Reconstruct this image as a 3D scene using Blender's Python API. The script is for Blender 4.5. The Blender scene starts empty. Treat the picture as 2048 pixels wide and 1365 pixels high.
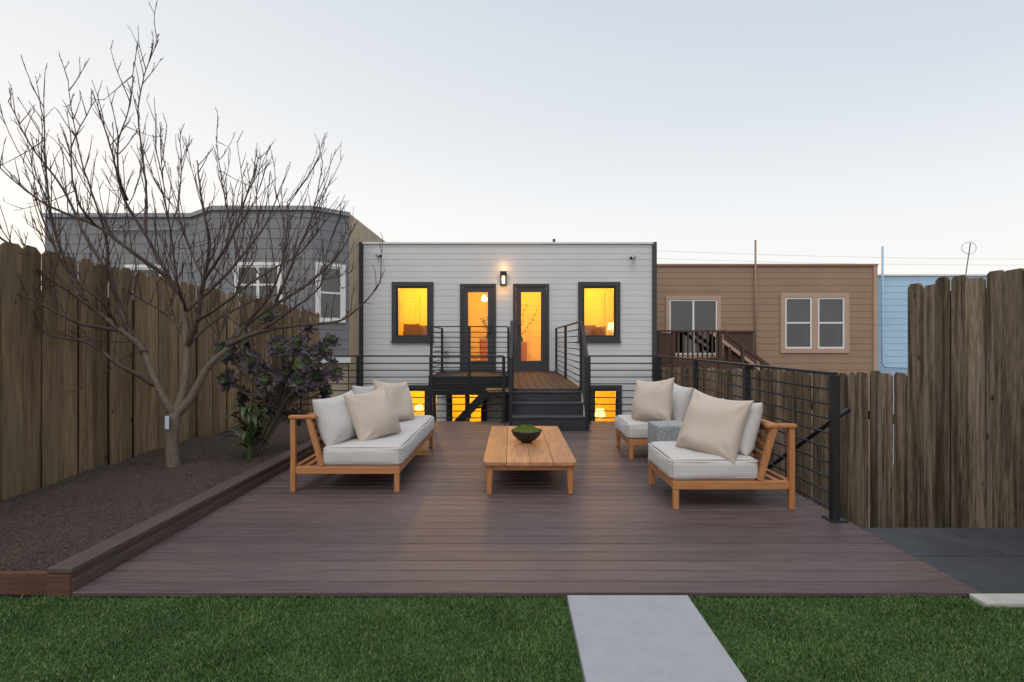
import bpy, bmesh, math, random
import numpy as np
from mathutils import Vector, Matrix, noise
random.seed(7)
R=math.radians
S=bpy.context.scene
C=S.collection
S.view_settings.view_transform='Standard'
S.view_settings.look='None'
S.view_settings.exposure=0
F=1052.0; EYE=1.38
def P(px,py,Y): return Vector(((px-1024)*Y/F, Y, EYE-(py-682)*Y/F))
def X(px,Y): return (px-1024)*Y/F
def Zh(py,Y): return EYE-(py-682)*Y/F

# ------------------------------------------------------------ materials
def newmat(name):
    m=bpy.data.materials.new(name); m.use_nodes=True
    nt=m.node_tree; b=nt.nodes['Principled BSDF']
    return m,nt,b
def mix(nt,fac,a,b,mode='MIX'):
    n=nt.nodes.new('ShaderNodeMix'); n.data_type='RGBA'; n.blend_type=mode
    for i,v in ((0,fac),(6,a),(7,b)):
        if hasattr(v,'is_output'): nt.links.new(v,n.inputs[i])
        elif i==0: n.inputs[0].default_value=v
        else: n.inputs[i].default_value=(*v,1)
    return n.outputs[2]
def math_(nt,op,a,b=None):
    n=nt.nodes.new('ShaderNodeMath'); n.operation=op
    for i,v in enumerate((a,b)):
        if v is None: continue
        if hasattr(v,'is_output'): nt.links.new(v,n.inputs[i])
        else: n.inputs[i].default_value=v
    return n.outputs[0]
def noise_(nt,scale,detail=4,sc=(1,1,1),rough=.55,dist=0):
    tc=nt.nodes.new('ShaderNodeTexCoord'); mp=nt.nodes.new('ShaderNodeMapping')
    mp.inputs['Scale'].default_value=sc
    nt.links.new(tc.outputs['Object'],mp.inputs[0])
    n=nt.nodes.new('ShaderNodeTexNoise'); n.inputs['Scale'].default_value=scale
    n.inputs['Detail'].default_value=detail; n.inputs['Roughness'].default_value=rough
    n.inputs['Distortion'].default_value=dist
    nt.links.new(mp.outputs[0],n.inputs['Vector'])
    return n.outputs['Fac'],mp
def ramp(nt,f,stops):
    n=nt.nodes.new('ShaderNodeValToRGB')
    while len(n.color_ramp.elements)<len(stops): n.color_ramp.elements.new(.5)
    for e,(p,c) in zip(n.color_ramp.elements,stops):
        e.position=p; e.color=(*c,1)
    nt.links.new(f,n.inputs[0]); return n.outputs[0]
def bump(nt,b,h,strength=.3,dist=.01):
    n=nt.nodes.new('ShaderNodeBump'); n.inputs['Strength'].default_value=strength; n.inputs['Distance'].default_value=dist
    nt.links.new(h,n.inputs['Height']); nt.links.new(n.outputs[0],b.inputs['Normal'])
def plain(name,col,rough=.6,var=.15,scale=6,bs=.1,metal=0,spec=.5,fine=60):
    m,nt,b=newmat(name)
    f,_=noise_(nt,scale,6)
    r=ramp(nt,f,[(.25,tuple(c*(1-var) for c in col)),(.75,tuple(min(1,c*(1+var)) for c in col))])
    nt.links.new(r,b.inputs['Base Color'])
    b.inputs['Roughness'].default_value=rough; b.inputs['Metallic'].default_value=metal
    b.inputs['Specular IOR Level'].default_value=spec
    if bs: 
        g,_=noise_(nt,fine,3); bump(nt,b,g,bs,.004)
    return m
def wood(name,c1,c2,axis,rough=.55,island=.35,grain=14,stretch=14,bs=.25,stain=None,knots=False,spec=.4,streak=None,sw=9):
    m,nt,b=newmat(name)
    sc=[stretch]*3; sc[axis]=1
    f,mp=noise_(nt,grain/stretch*2.2,8,tuple(sc),.66,.4)
    geo=nt.nodes.new('ShaderNodeNewGeometry'); rnd=geo.outputs['Random Per Island']
    comb=nt.nodes.new('ShaderNodeCombineXYZ')
    o=math_(nt,'MULTIPLY',rnd,37.0)
    for i in range(3): nt.links.new(o,comb.inputs[i])
    nt.links.new(comb.outputs[0],mp.inputs['Location'])
    col=ramp(nt,f,[(.3,c1),(.7,c2)])
    if stain:
        g,mps=noise_(nt,1.3,5,(2.2,2.2,.7)); nt.links.new(comb.outputs[0],mps.inputs['Location'])
        fr=ramp(nt,g,[(.46,(0,0,0)),(.68,(.75,.75,.75))])
        col=mix(nt,fr,col,stain)
    if streak:
        s3=[sw]*3; s3[axis]=.55
        g,mp3=noise_(nt,1.5,6,tuple(s3),.6,.3); nt.links.new(comb.outputs[0],mp3.inputs['Location'])
        lo=1-streak
        fr=ramp(nt,g,[(.36,(lo,lo*.93,lo*.88)),(.56,(1,1,1))])
        col=mix(nt,1.0,col,fr,'MULTIPLY')
    v=math_(nt,'ADD',math_(nt,'MULTIPLY',rnd,island*2),1-island)
    cc=nt.nodes.new('ShaderNodeCombineColor')
    for i in range(3): nt.links.new(v,cc.inputs[i])
    col=mix(nt,1.0,col,cc.outputs[0],'MULTIPLY')
    if knots:
        tc=nt.nodes.new('ShaderNodeTexCoord'); mp2=nt.nodes.new('ShaderNodeMapping')
        s2=[3.6]*3; s2[axis]=1.9; mp2.inputs['Scale'].default_value=s2
        nt.links.new(tc.outputs['Object'],mp2.inputs[0])
        vo=nt.nodes.new('ShaderNodeTexVoronoi'); vo.inputs['Scale'].default_value=1.5
        nt.links.new(mp2.outputs[0],vo.inputs['Vector'])
        kr=ramp(nt,vo.outputs['Distance'],[(.05,(.9,.9,.9)),(.11,(0,0,0))])
        col=mix(nt,kr,col,tuple(x*.3 for x in c1))
    nt.links.new(col,b.inputs['Base Color'])
    b.inputs['Roughness'].default_value=rough; b.inputs['Specular IOR Level'].default_value=spec
    bump(nt,b,f,bs,.004)
    return m
def emis(name,col,st):
    m,nt,b=newmat(name); b.inputs['Base Color'].default_value=(*col,1)
    b.inputs['Emission Color'].default_value=(*col,1); b.inputs['Emission Strength'].default_value=st
    return m
def glass(name,tint=(1,1,1),fac=.1,dark=0.0):
    m=bpy.data.materials.new(name); m.use_nodes=True; nt=m.node_tree; nt.nodes.clear()
    o=nt.nodes.new('ShaderNodeOutputMaterial'); t=nt.nodes.new('ShaderNodeBsdfTransparent'); g=nt.nodes.new('ShaderNodeBsdfGlossy')
    t.inputs[0].default_value=(*tint,1); g.inputs['Roughness'].default_value=.02; g.inputs[0].default_value=(.9,.9,.9,1)
    mx=nt.nodes.new('ShaderNodeMixShader'); mx.inputs[0].default_value=fac
    nt.links.new(t.outputs[0],mx.inputs[1]); nt.links.new(g.outputs[0],mx.inputs[2]); nt.links.new(mx.outputs[0],o.inputs[0])
    return m
M={}
M['deck']=wood('composite_decking',(.060,.040,.040),(.140,.098,.097),0,rough=.47,island=.22,grain=34,stretch=26,bs=.45,spec=.45)
M['deckv']=wood('composite_decking_long',(.058,.04,.037),(.12,.086,.077),1,rough=.55,island=.12,grain=30,stretch=22,bs=.3)
M['walkdeck']=wood('walkway_decking',(.032,.021,.021),(.06,.038,.038),1,rough=.65,island=.15,grain=30,stretch=22,bs=.2,spec=.25)
M['redboard']=wood('redwood_board',(.06,.028,.018),(.13,.06,.038),0,rough=.75,island=.1,grain=24,stretch=16)
M['fenceL']=wood('fence_wood_left',(.125,.088,.052),(.33,.235,.14),2,rough=.85,island=.30,grain=22,stretch=16,bs=.4,stain=(.19,.155,.10),knots=True,spec=.2,streak=.3,sw=14)
M['fenceR']=wood('fence_wood_right',(.085,.062,.044),(.32,.245,.17),2,rough=.9,island=.45,grain=30,stretch=10,bs=.6,stain=(.22,.185,.15),knots=True,spec=.2,streak=.72,sw=13)
for i,a in enumerate('xyz'):
    M['teak'+a]=wood('teak_'+a,(.34,.13,.045),(.55,.25,.10),i,rough=.45,island=.14,grain=26,stretch=16,bs=.15)
M['tabletop']=wood('teak_top',(.30,.125,.055),(.50,.25,.12),1,rough=.4,island=.2,grain=22,stretch=14,bs=.12)
M['metal']=plain('black_metal',(.012,.013,.015),.42,.1,5,.03)
M['charcoal']=plain('charcoal_paint',(.035,.036,.04),.5,.08,4,.04)
M['white']=plain('white_siding_paint',(.57,.57,.575),.55,.05,1.3,.05)
M['whitetrim']=plain('white_trim_paint',(.70,.70,.70),.5,.05,3,.03)
M['gray']=plain('grey_siding_paint',(.185,.185,.20),.7,.12,1.2,.15,fine=30)
M['graytrim']=plain('grey_trim',(.25,.25,.27),.6,.08,2,.05)
M['beige']=plain('beige_stucco',(.42,.34,.24),.85,.1,2,.3)
M['brown']=plain('brown_siding_paint',(.285,.182,.122),.65,.07,1.4,.06)
M['browntrim']=plain('tan_trim',(.42,.28,.21),.6,.06,3,.04)
M['blue']=plain('blue_siding_paint',(.36,.53,.70),.65,.05,1.2,.05)
M['bluetrim']=plain('blue_pipe',(.34,.48,.62),.5,.05,3,.0)
M['darkwood']=wood('dark_stained_wood',(.045,.024,.017),(.09,.045,.032),2,rough=.7,island=.2)
M['roof']=plain('roofing',(.12,.12,.12),.9,.2,3,.3)
M['slate']=plain('slate_tile',(.045,.05,.058),.5,.35,3,.3,fine=25)
M['blackstone']=plain('black_stone_step',(.026,.028,.033),.5,.4,5,.25,fine=30)
M['concrete']=plain('pale_concrete',(.40,.39,.36),.85,.2,8,.4)
M['grout']=plain('tile_grout',(.14,.14,.14),.9,.2,8,.3)
M['wallconc']=plain('grey_concrete',(.22,.21,.2),.9,.2,3,.3)
M['paver']=plain('smooth_paver',(.31,.32,.345),.75,.07,9,.2,fine=180)
M['stone']=plain('granite_stool',(.30,.315,.33),.8,.45,45,.6,fine=90)
M['bowl']=plain('black_bowl',(.012,.012,.012),.45,.3,20,.2)
M['ground']=plain('ground_earth',(.12,.10,.07),.95,.3,2,.4)
M['turfbase']=plain('turf_backing',(.04,.085,.022),.95,.3,20,.5)
def fabric(name,col):
    m,nt,b=newmat(name)
    f,_=noise_(nt,260,2); g,_=noise_(nt,5,5)
    r=ramp(nt,f,[(.35,tuple(c*.88 for c in col)),(.65,tuple(min(1,c*1.08) for c in col))])
    r2=ramp(nt,g,[(.3,(.96,.96,.96)),(.7,(1,1,1))])
    nt.links.new(mix(nt,1.0,r,r2,'MULTIPLY'),b.inputs['Base Color'])
    b.inputs['Roughness'].default_value=.95; b.inputs['Specular IOR Level'].default_value=.15
    b.inputs['Sheen Weight'].default_value=.15
    bump(nt,b,f,.3,.0015); return m
M['fabgray']=fabric('light_grey_linen',(.545,.515,.50))
M['fabbeige']=fabric('beige_linen',(.53,.45,.38))
M['bedpillow']=fabric('brown_cloth',(.30,.15,.06))
M['curtain']=fabric('white_curtain',(.6,.6,.58))
M['bark']=wood('tree_bark',(.10,.08,.062),(.22,.178,.14),2,rough=.9,island=0,grain=30,stretch=4,bs=.8,spec=.1)
M['branchbark']=plain('branch_bark',(.095,.072,.06),.9,.35,12,.5,spec=.1)
M['twig']=plain('twig_bark',(.072,.048,.043),.8,.3,9,.1,spec=.2)
M['soil']=plain('bark_soil',(.058,.040,.031),.95,.5,80,.7,fine=180)
M['chips']=wood('wood_chips',(.035,.024,.018),(.105,.072,.054),0,rough=.95,island=.5,bs=.1)
M['int']=plain('interior_wall_paint',(.78,.70,.55),.7,.03,2,0)
M['intwood']=wood('interior_dresser',(.25,.09,.03),(.4,.15,.05),0)
M['glass']=glass('clear_glass',(1,1,1),.03)
M['darkglass']=glass('window_glass',(.6,.65,.7),.2)
M['deepglass']=glass('dark_window_glass',(.4,.43,.46),.09)
M['bulb']=emis('warm_bulb',(1,.70,.30),8)
M['shade']=emis('lamp_shade_glow',(1,.72,.25),2.4)
M['plastic']=plain('grey_plastic',(.35,.35,.36),.5,.05,3,0)
M['tag']=plain('pale_tag',(.5,.6,.7),.5,.05,3,0)
def leafmat(name,c1,c2,rough=.45,sc=7):
    m,nt,b=newmat(name)
    geo=nt.nodes.new('ShaderNodeNewGeometry')
    r=ramp(nt,geo.outputs['Random Per Island'],[(0,c1),(1,c2)])
    nt.links.new(r,b.inputs['Base Color']); b.inputs['Roughness'].default_value=rough
    return m
M['purple']=leafmat('dark_burgundy_leaves',(.03,.023,.026),(.135,.098,.108),.38)
M['greenleaf']=leafmat('green_leaves',(.045,.075,.03),(.10,.15,.06),.42)
M['limeleaf']=leafmat('lime_flower_buds',(.10,.17,.045),(.22,.31,.09),.5)
M['moss']=leafmat('moss_green',(.06,.10,.014),(.2,.26,.035),.9)
m,nt,b=newmat('turf_blades')
geo=nt.nodes.new('ShaderNodeNewGeometry')
r1=ramp(nt,geo.outputs['Random Per Island'],[(0,(.036,.085,.022)),(.7,(.082,.172,.045)),(1,(.24,.29,.12))])
g,_=noise_(nt,3.2,6); g2=ramp(nt,g,[(.3,(.66,.68,.64)),(.7,(1.15,1.08,1.0))])
nt.links.new(mix(nt,1.0,r1,g2,'MULTIPLY'),b.inputs['Base Color']); b.inputs['Roughness'].default_value=.5; b.inputs['Specular IOR Level'].default_value=.3
M['grass']=m

# ------------------------------------------------------------ mesh builder
class MB:
    def __init__(s,T=None): s.v=[]; s.f=[]; s.T=T
    def add(s,vs,fs):
        o=len(s.v)
        for p in vs:
            p=Vector(p)
            if s.T is not None: p=s.T@p
            s.v.append(tuple(p))
        s.f+= [tuple(i+o for i in f) for f in fs]
    def quad(s,a,b,c,d): s.add([a,b,c,d],[(0,1,2,3)])
    def box(s,x0,x1,y0,y1,z0,z1):
        s.add([(x0,y0,z0),(x1,y0,z0),(x1,y1,z0),(x0,y1,z0),(x0,y0,z1),(x1,y0,z1),(x1,y1,z1),(x0,y1,z1)],
              [(0,3,2,1),(4,5,6,7),(0,1,5,4),(1,2,6,5),(2,3,7,6),(3,0,4,7)])
        return s
    def bar(s,a,b,w,h,up=(0,0,1)):
        a=Vector(a); b=Vector(b); d=(b-a).normalized(); up=Vector(up)
        if abs(d.dot(up))>.98: up=Vector((0,1,0))
        u=d.cross(up).normalized(); v=u.cross(d).normalized()
        vs=[p+u*sx*w/2+v*sz*h/2 for p in (a,b) for sx,sz in ((-1,-1),(1,-1),(1,1),(-1,1))]
        s.add(vs,[(0,3,2,1),(4,5,6,7),(0,1,5,4),(1,2,6,5),(2,3,7,6),(3,0,4,7)]); return s
    def tube(s,pts,rs,n=8,cap=True):
        pts=[Vector(p) for p in pts]
        if not isinstance(rs,(list,tuple)): rs=[rs]*len(pts)
        u=None; vs=[]; k=len(pts)
        for i,p in enumerate(pts):
            d=(pts[min(i+1,k-1)]-pts[max(i-1,0)])
            if d.length<1e-6: d=Vector((0,0,1))
            d.normalize()
            if u is None:
                u=d.orthogonal().normalized()
            else:
                u=(u-d*u.dot(d))
                u=u.normalized() if u.length>1e-5 else d.orthogonal().normalized()
            w=d.cross(u)
            for j in range(n):
                a=2*math.pi*j/n
                vs.append(p+(u*math.cos(a)+w*math.sin(a))*rs[i])
        fs=[(i*n+j,i*n+(j+1)%n,(i+1)*n+(j+1)%n,(i+1)*n+j) for i in range(k-1) for j in range(n)]
        if cap: fs+=[tuple(range(n))[::-1],tuple((k-1)*n+j for j in range(n))]
        s.add(vs,fs); return s
    def lathe(s,c,prof,n=24):
        vs=[];k=len(prof)
        for r,z in prof:
            for j in range(n):
                a=2*math.pi*j/n; vs.append((c[0]+r*math.cos(a),c[1]+r*math.sin(a),c[2]+z))
        fs=[(i*n+j,i*n+(j+1)%n,(i+1)*n+(j+1)%n,(i+1)*n+j) for i in range(k-1) for j in range(n)]
        s.add(vs,fs); return s
    def build(s,name,mat,parent=None,world=True,smooth=False,bevel=0):
        me=bpy.data.meshes.new(name); me.from_pydata(s.v,[],s.f); me.update()
        if smooth:
            me.polygons.foreach_set('use_smooth',[True]*len(me.polygons))
        me.materials.append(M[mat])
        o=bpy.data.objects.new(name,me); C.objects.link(o)
        if bevel:
            bm=o.modifiers.new('bevel','BEVEL'); bm.width=bevel; bm.segments=2; bm.limit_method='ANGLE'
        if parent:
            o.parent=parent
            if world and parent.type=='EMPTY':
                o.matrix_parent_inverse=Matrix.Translation(-parent.location)
        return o
def tag(o,label,cat,group=None,kind=None):
    o['label']=label; o['category']=cat
    if group: o['group']=group
    if kind: o['kind']=kind
    return o
def thing(name,label,cat,loc=(0,0,0),group=None,rz=0):
    o=bpy.data.objects.new(name,None); C.objects.link(o); o.location=loc; o.rotation_euler=(0,0,rz); o.empty_display_size=.1
    return tag(o,label,cat,group)
def struct(o,label=None,cat=None):
    o['kind']='structure'
    if label: o['label']=label
    if cat: o['category']=cat
    return o
def wallT(p0,p1):
    return Matrix.Translation((p0[0],p0[1],0))@Matrix.Rotation(math.atan2(p1[1]-p0[1],p1[0]-p0[0]),4,'Z')
def siding(mb,x0,x1,z0,z1,pitch,lap,holes=(),y=0):
    z=z0
    while z<z1-1e-4:
        zt=min(z+pitch,z1)
        cuts=sorted({z,zt,*[h for H in holes for h in (H[2],H[3]) if z<h<zt]})
        for a,b in zip(cuts,cuts[1:]):
            zm=(a+b)/2
            xs=[(x0,x1)]
            for H in holes:
                if H[2]<zm<H[3]:
                    n=[]
                    for (p,q) in xs:
                        if H[1]<=p or H[0]>=q: n.append((p,q)); continue
                        if H[0]>p: n.append((p,H[0]))
                        if H[1]<q: n.append((H[1],q))
                    xs=n
            ya=y-lap*(1-(a-z)/pitch); yb=y-lap*(1-(b-z)/pitch)
            for p,q in xs:
                mb.quad((p,ya,a),(q,ya,a),(q,yb,b),(p,yb,b))
                if a==z: mb.quad((p,y,a),(q,y,a),(q,ya,a),(p,ya,a))
        z=zt
def frame(mb,x0,x1,z0,z1,w,y0,y1,wb=None):
    wb=w if wb is None else wb
    mb.box(x0,x1,y0,y1,z1-w,z1); mb.box(x0,x1,y0,y1,z0,z0+wb)
    mb.box(x0,x0+w,y0,y1,z0+wb,z1-w); mb.box(x1-w,x1,y0,y1,z0+wb,z1-w)

# ------------------------------------------------------------ ground, deck, bed
struct(MB().box(-150,150,-60,250,-2.7,-2.5).build('ground','ground'))
struct(MB().box(-5,4.6,-3,2.885,-2.49,-.03).build('lawn','turfbase'))
mb=MB(); y=2.89; 
while y<8.95:
    mb.box(-2.418,2.58,y,y+.131,-.028,0); y+=.14
DE=y
struct(mb.build('deck','deck',bevel=.005))
struct(MB().box(-2.41,2.57,2.9,DE-.02,-.34,-.034).build('dark_gap_backing','metal'))  # solid black box added under the boards so the gaps look dark
# lawn blades
def blades(n,x0,x1,y0,y1,hmin,hmax,w,zb,seed,excl):
    rg=np.random.default_rng(seed)
    x=rg.uniform(x0,x1,n); y=rg.uniform(y0,y1,n)
    k=np.ones(n,bool)
    for e in excl: k&=~((x>e[0])&(x<e[1])&(y>e[2])&(y<e[3]))
    x=x[k];y=y[k];n=len(x)
    patch=.85+.3*np.sin(x*7.3+np.sin(y*9)*1.5)*np.cos(y*8.1+x*2.2)
    h=rg.uniform(hmin,hmax,n)*patch; a=rg.uniform(0,2*np.pi,n); b=rg.uniform(0,2*np.pi,n); l=rg.uniform(.2,1.1,n)*h
    dx=np.cos(a)*w/2; dy=np.sin(a)*w/2
    v=np.zeros((n,5,3))
    v[:,0]=np.stack([x-dx,y-dy,np.full(n,zb)],1); v[:,1]=np.stack([x+dx,y+dy,np.full(n,zb)],1)
    mx=x+np.cos(b)*l*.35; my=y+np.sin(b)*l*.35
    v[:,2]=np.stack([mx+dx*.8,my+dy*.8,zb+h*.6],1); v[:,3]=np.stack([mx-dx*.8,my-dy*.8,zb+h*.6],1)
    v[:,4]=np.stack([x+np.cos(b)*l,y+np.sin(b)*l,zb+h],1)
    base=np.arange(n)[:,None]*5
    me=bpy.data.meshes.new('grass')
    q=(base+np.array([0,1,2,3])); t=(base+np.array([3,2,4]))
    me.vertices.add(n*5); me.vertices.foreach_set('co',v.reshape(-1))
    loops=np.concatenate([q,t],1).reshape(-1)
    me.loops.add(len(loops)); me.loops.foreach_set('vertex_index',loops)
    me.polygons.add(n*2)
    st=np.empty(n*2,int); st[0::2]=np.arange(n)*7; st[1::2]=np.arange(n)*7+4
    me.polygons.foreach_set('loop_start',st)
    me.update(calc_edges=True); me.validate()
    return me
me=blades(420000,-3.5,3.9,1.6,2.88,.009,.024,.0032,-.03,3,[(.292,.956,1.0,2.85),(2.48,3.9,2.77,2.9)])
me.materials.append(M['grass']); g=bpy.data.objects.new('grass',me); C.objects.link(g)
tag(g,'short green artificial turf in front of the deck','grass',kind='stuff')
# paver, slate, kerb
pv=MB().box(.298,.95,1.55,2.845,-.034,.008).build('paver','paver',bevel=.006)
tag(pv,'smooth pale grey rectangular slab set in the lawn','paver')
mb=MB()
for (a,b) in ((2.59,3.19),(3.202,3.81)):
    for (c,d) in ((2.885,3.385),(3.397,3.9)):
        mb.box(a,b,c,d,-.05,-.004)
struct(mb.build('slate_path','slate',bevel=.003))
struct(MB().box(2.585,3.82,2.89,3.895,-2.45,-.012).build('path_base','grout'))
mb=MB()
for i in range(13):
    mb.box(2.6,3.8,3.905+i*.28,3.905+(i+1)*.28-.003,-2.45,-.17*(i+1))
struct(mb.build('garden_steps','slate'))
tag(MB().box(2.5,3.9,2.775,2.882,-.034,.0).build('kerb','concrete',bevel=.008),'short white concrete kerb strip at the corner of the lawn','kerb')
# planting bed
def soilz(x,y):
    m=max(0,1-((x+3.4)**2+(y-5.3)**2)/.5)*.05
    return .065+m+noise.noise((x*2.2,y*2.2,0))*.04+noise.noise((x*8,y*8,3))*.013
def soilmesh():
    nx,ny=120,400; vs=[];fs=[]
    for j in range(ny+1):
        for i in range(nx+1):
            x=-4.27+(1.71)*i/nx; y=2.975+6.1*j/ny
            vs.append((x,y,soilz(x,y)+noise.noise((x*22,y*22,5))*.007+noise.noise((x*55,y*55,8))*.008))
    for j in range(ny):
        for i in range(nx):
            a=j*(nx+1)+i; fs.append((a,a+1,a+nx+2,a+nx+1))
    b=MB(); b.add(vs,fs); return b
so_=struct(soilmesh().build('soil','soil'))
b=MB(); rr=random.Random(5)
for k in range(36000):
    x=rr.uniform(-4.25,-2.58); y=2.985+(rr.random()**1.5)*5.8; z=soilz(x,y)+.005
    big=rr.random()<.06
    d=Vector((rr.uniform(-1,1),rr.uniform(-1,1),rr.uniform(-.4,.7))).normalized()*(rr.uniform(.008,.014) if big else rr.uniform(.002,.007))
    s=Vector((-d.y,d.x,rr.uniform(-.003,.003))).normalized()*rr.uniform(.001,.003)
    p=Vector((x,y,z)); b.add([p-d-s,p+d-s,p+d+s,p-d+s],[(0,1,2,3)])
tag(b.build('bark_mulch','chips'),'fine brown bark mulch scattered over the planting bed','mulch',kind='stuff')
struct(MB().box(-4.3,-2.57,2.98,DE,-2.49,.0).build('bed_base','wallconc'))
t=thing('bed_edging','low brown composite edging wall along the planting bed','edging',(-2.49,2.9,0))
MB().box(-2.545,-2.44,2.915,DE,-.034,.092).build('face_board','deckv',t,bevel=.003)
MB().box(-2.438,-2.421,2.9,DE,-.034,.066).build('face_board','deckv',t,bevel=.003)
MB().box(-2.565,-2.425,2.9,DE,.095,.128).build('cap','deckv',t,bevel=.006)
MB().box(-2.56,-2.43,2.892,2.912,-.034,.092).build('end_board','redboard',t,bevel=.003)
tag(MB().box(-4.27,-2.575,2.925,2.965,-.034,.088).build('timber_board','redboard',bevel=.004),'reddish brown timber board holding the soil at the lawn edge','board')

# ------------------------------------------------------------ fences
def fence_boards(Xf,y0,y1,w,topf,botf,th,seed,dog=.03,jz=.018,gap=.005,jx=.009):
    rr=random.Random(seed); mb=MB(); y=y0; k=0
    while y<y1:
        ww=w*rr.uniform(.88,1.08); zt=topf(y)+rr.uniform(-jz,jz); zb=botf(y)
        x=Xf+(jx*.6 if k%2 else -jx*.6)+rr.uniform(-jx,jx)*.5; k+=1
        a=y+gap*rr.uniform(.5,1.5); b=y+ww-gap*rr.uniform(.5,1.5); lean=rr.uniform(-gap,gap); tw_=rr.uniform(-.006,.006); dg=dog*rr.uniform(.75,1.2)
        prof=[(a,zb),(b,zb),(b+lean,zt-dg),(b-dg+lean,zt),(a+dg*.9+lean,zt+rr.uniform(-.006,.006)),(a+lean,zt-dg*.95)]
        vs=[(x+(tw_ if i in (1,2,3) else -tw_),p,q) for i,(p,q) in enumerate(prof)]+[(x+th+(tw_ if i in (1,2,3) else -tw_),p,q) for i,(p,q) in enumerate(prof)]
        n=6; fs=[tuple(range(n)),tuple(range(n,2*n))[::-1]]+[(i,i+n,(i+1)%n+n,(i+1)%n) for i in range(n)]
        mb.add(vs,fs); y+=ww
    return mb
t=thing('wooden_fence','tall brown dog-ear board fence behind the bare tree','fence',(-4.29,6,0))
fence_boards(-4.31,2.2,11.5,.20,lambda y:2.225-.03*(y-4.4),lambda y:-.2,.02,11,.045,.013,.009,.016).build('board_panel','fenceL',t)
MB().box(-4.375,-4.345,2.2,11.5,-.2,1.85).build('dark_fence_backing','metal',t)  # plain black sheet added behind the boards to darken their gaps
t=thing('wooden_fence','tall weathered grey-brown fence section on the right edge of the photo','fence',(3.82,4.4,0))
fence_boards(3.8,1.9,4.93,.168,lambda y:1.925-.006*(y-4)+.02*math.sin(y*9),lambda y:-1.2,.022,23,.028,.03,.005,.014).build('board_panel','fenceR',t)
fence_boards(3.85,1.98,4.9,.172,lambda y:1.82,lambda y:-1.2,.018,24,.02,.01,.002,.002).build('dark_fence_backing','darkwood',t)  # dark boards added as backing so the front gaps look shaded
MB().box(3.88,3.97,4.84,4.93,-1.2,1.8).build('post','fenceR',t)
t=thing('wooden_fence','low weathered board fence behind the black deck railing on the right','fence',(3.84,9,0))
fence_boards(3.82,4.94,13.6,.178,lambda y:1.07-.042*(y-4.9),lambda y:-2.4,.022,31,.035,.02,.005,.014).build('board_panel','fenceR',t)
MB().bar((3.89,4.94,.6),(3.89,13.6,.3),.04,.09).build('rail','darkwood',t)

# ------------------------------------------------------------ railings
def railing(label,posts,segs,group=None,nb=9,loc=None,plates=True,barr=.0095,pw=.055):
    loc=loc or (posts[0][0],posts[0][1],posts[0][2])
    t=thing('metal_railing',label,'railing',loc,group)
    for (x,y,z0,z1) in posts:
        MB().box(x-pw/2,x+pw/2,y-pw/2,y+pw/2,z0,z1).build('post','metal',t,bevel=.003)
        if plates: MB().box(x-.065,x+.065,y-.065,y+.065,z0+.001,z0+.012).build('base_plate','metal',t,bevel=.002)
    for (a,b,za0,za1,zb0,zb1) in segs:
        MB().bar((a[0],a[1],za1+.012),(b[0],b[1],zb1+.012),.055,.024).build('top_rail','metal',t,bevel=.003)
        for k in range(nb):
            f=(k+.7)/(nb+.7)
            MB().tube([(a[0],a[1],za0+(za1-za0)*f),(b[0],b[1],zb0+(zb1-zb0)*f)],barr,6).build('bar','metal',t,smooth=True)
    return t
H=1.115
ys=[4.06,5.57,7.13,8.88]
t=railing('long black horizontal-bar railing along the right side of the deck',[(2.49,y,0,H) for y in ys],
    [((2.49,ys[0]),(2.49,ys[3]),0,H,0,H)])
hr=MB(); hr.tube([(2.5,4.06,.8),(2.62,4.1,.84),(2.66,4.2,.82),(2.66,7.4,-1.1)],.02,8); hr.build('handrail','metal',t,smooth=True)
railing('black bar railing at the rear deck edge, left of the steps',[(-3.85,8.9,0,H),(-2.6,8.9,0,H),(-1.37,8.9,0,H),(-.14,8.9,0,H)],
    [((-3.85,8.9),(-.14,8.9),0,H,0,H)])
railing('short black bar railing at the rear deck edge, right of the steps',[(1.3,8.9,0,H),(2.42,8.9,0,H)],
    [((1.3,8.9),(2.42,8.9),0,H,0,H)])
# walkway
L=.60; YF=13.7
t=thing('raised_walkway','raised walkway from the stone steps to the lit glass doors','walkway',(.5,10,0))
mb=MB()
x=0.0
while x<1.14-.01:
    mb.box(x,min(x+.134,1.14),8.58,YF-.03,L-.026,L); x+=.14
x=-1.82
while x<-.02:
    mb.box(x,min(x+.134,-.006),11.7,YF-.03,L-.026,L); x+=.14
mb.build('floor_boards','walkdeck',t,bevel=.003)
mb=MB(); mb.box(-1.85,-.04,11.66,11.695,L-.42,L-.002); mb.box(-1.85,-1.825,11.7,YF-.03,L-.42,L-.002)
mb.box(-.03,-.004,8.85,11.69,L-.3,L-.002); mb.box(1.142,1.17,8.85,YF-.03,L-.3,L-.002); mb.build('fascia','metal',t)
for (x,y) in ((-1.75,11.8),(-1.0,11.8),(-.1,11.8),(1.05,11.8),(0.05,9.4),(1.08,9.4)):
    MB().box(x-.05,x+.05,y-.05,y+.05,-2.49,L-.03).build('post','metal',t)
Lr=L+1.09
railing('black bar railing on the right side of the raised walkway and steps',[(1.155,8.1,0,H+.02),(1.14,8.64,L,Lr),(1.14,11.2,L,Lr),(1.14,13.55,L,Lr)],
    [((1.14,8.64),(1.14,13.55),L,Lr,L,Lr),((1.155,8.1),(1.14,8.64),.05,H,L,Lr)])
railing('black bar railing on the left side of the steps and walkway',[(-.02,8.1,0,H+.02),(-.0,8.64,L,Lr),(-.0,11.6,L,Lr)],
    [((-.0,8.64),(-.0,11.6),L,Lr,L,Lr),((-.02,8.1),(-.0,8.64),.05,H,L,Lr)])
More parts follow.
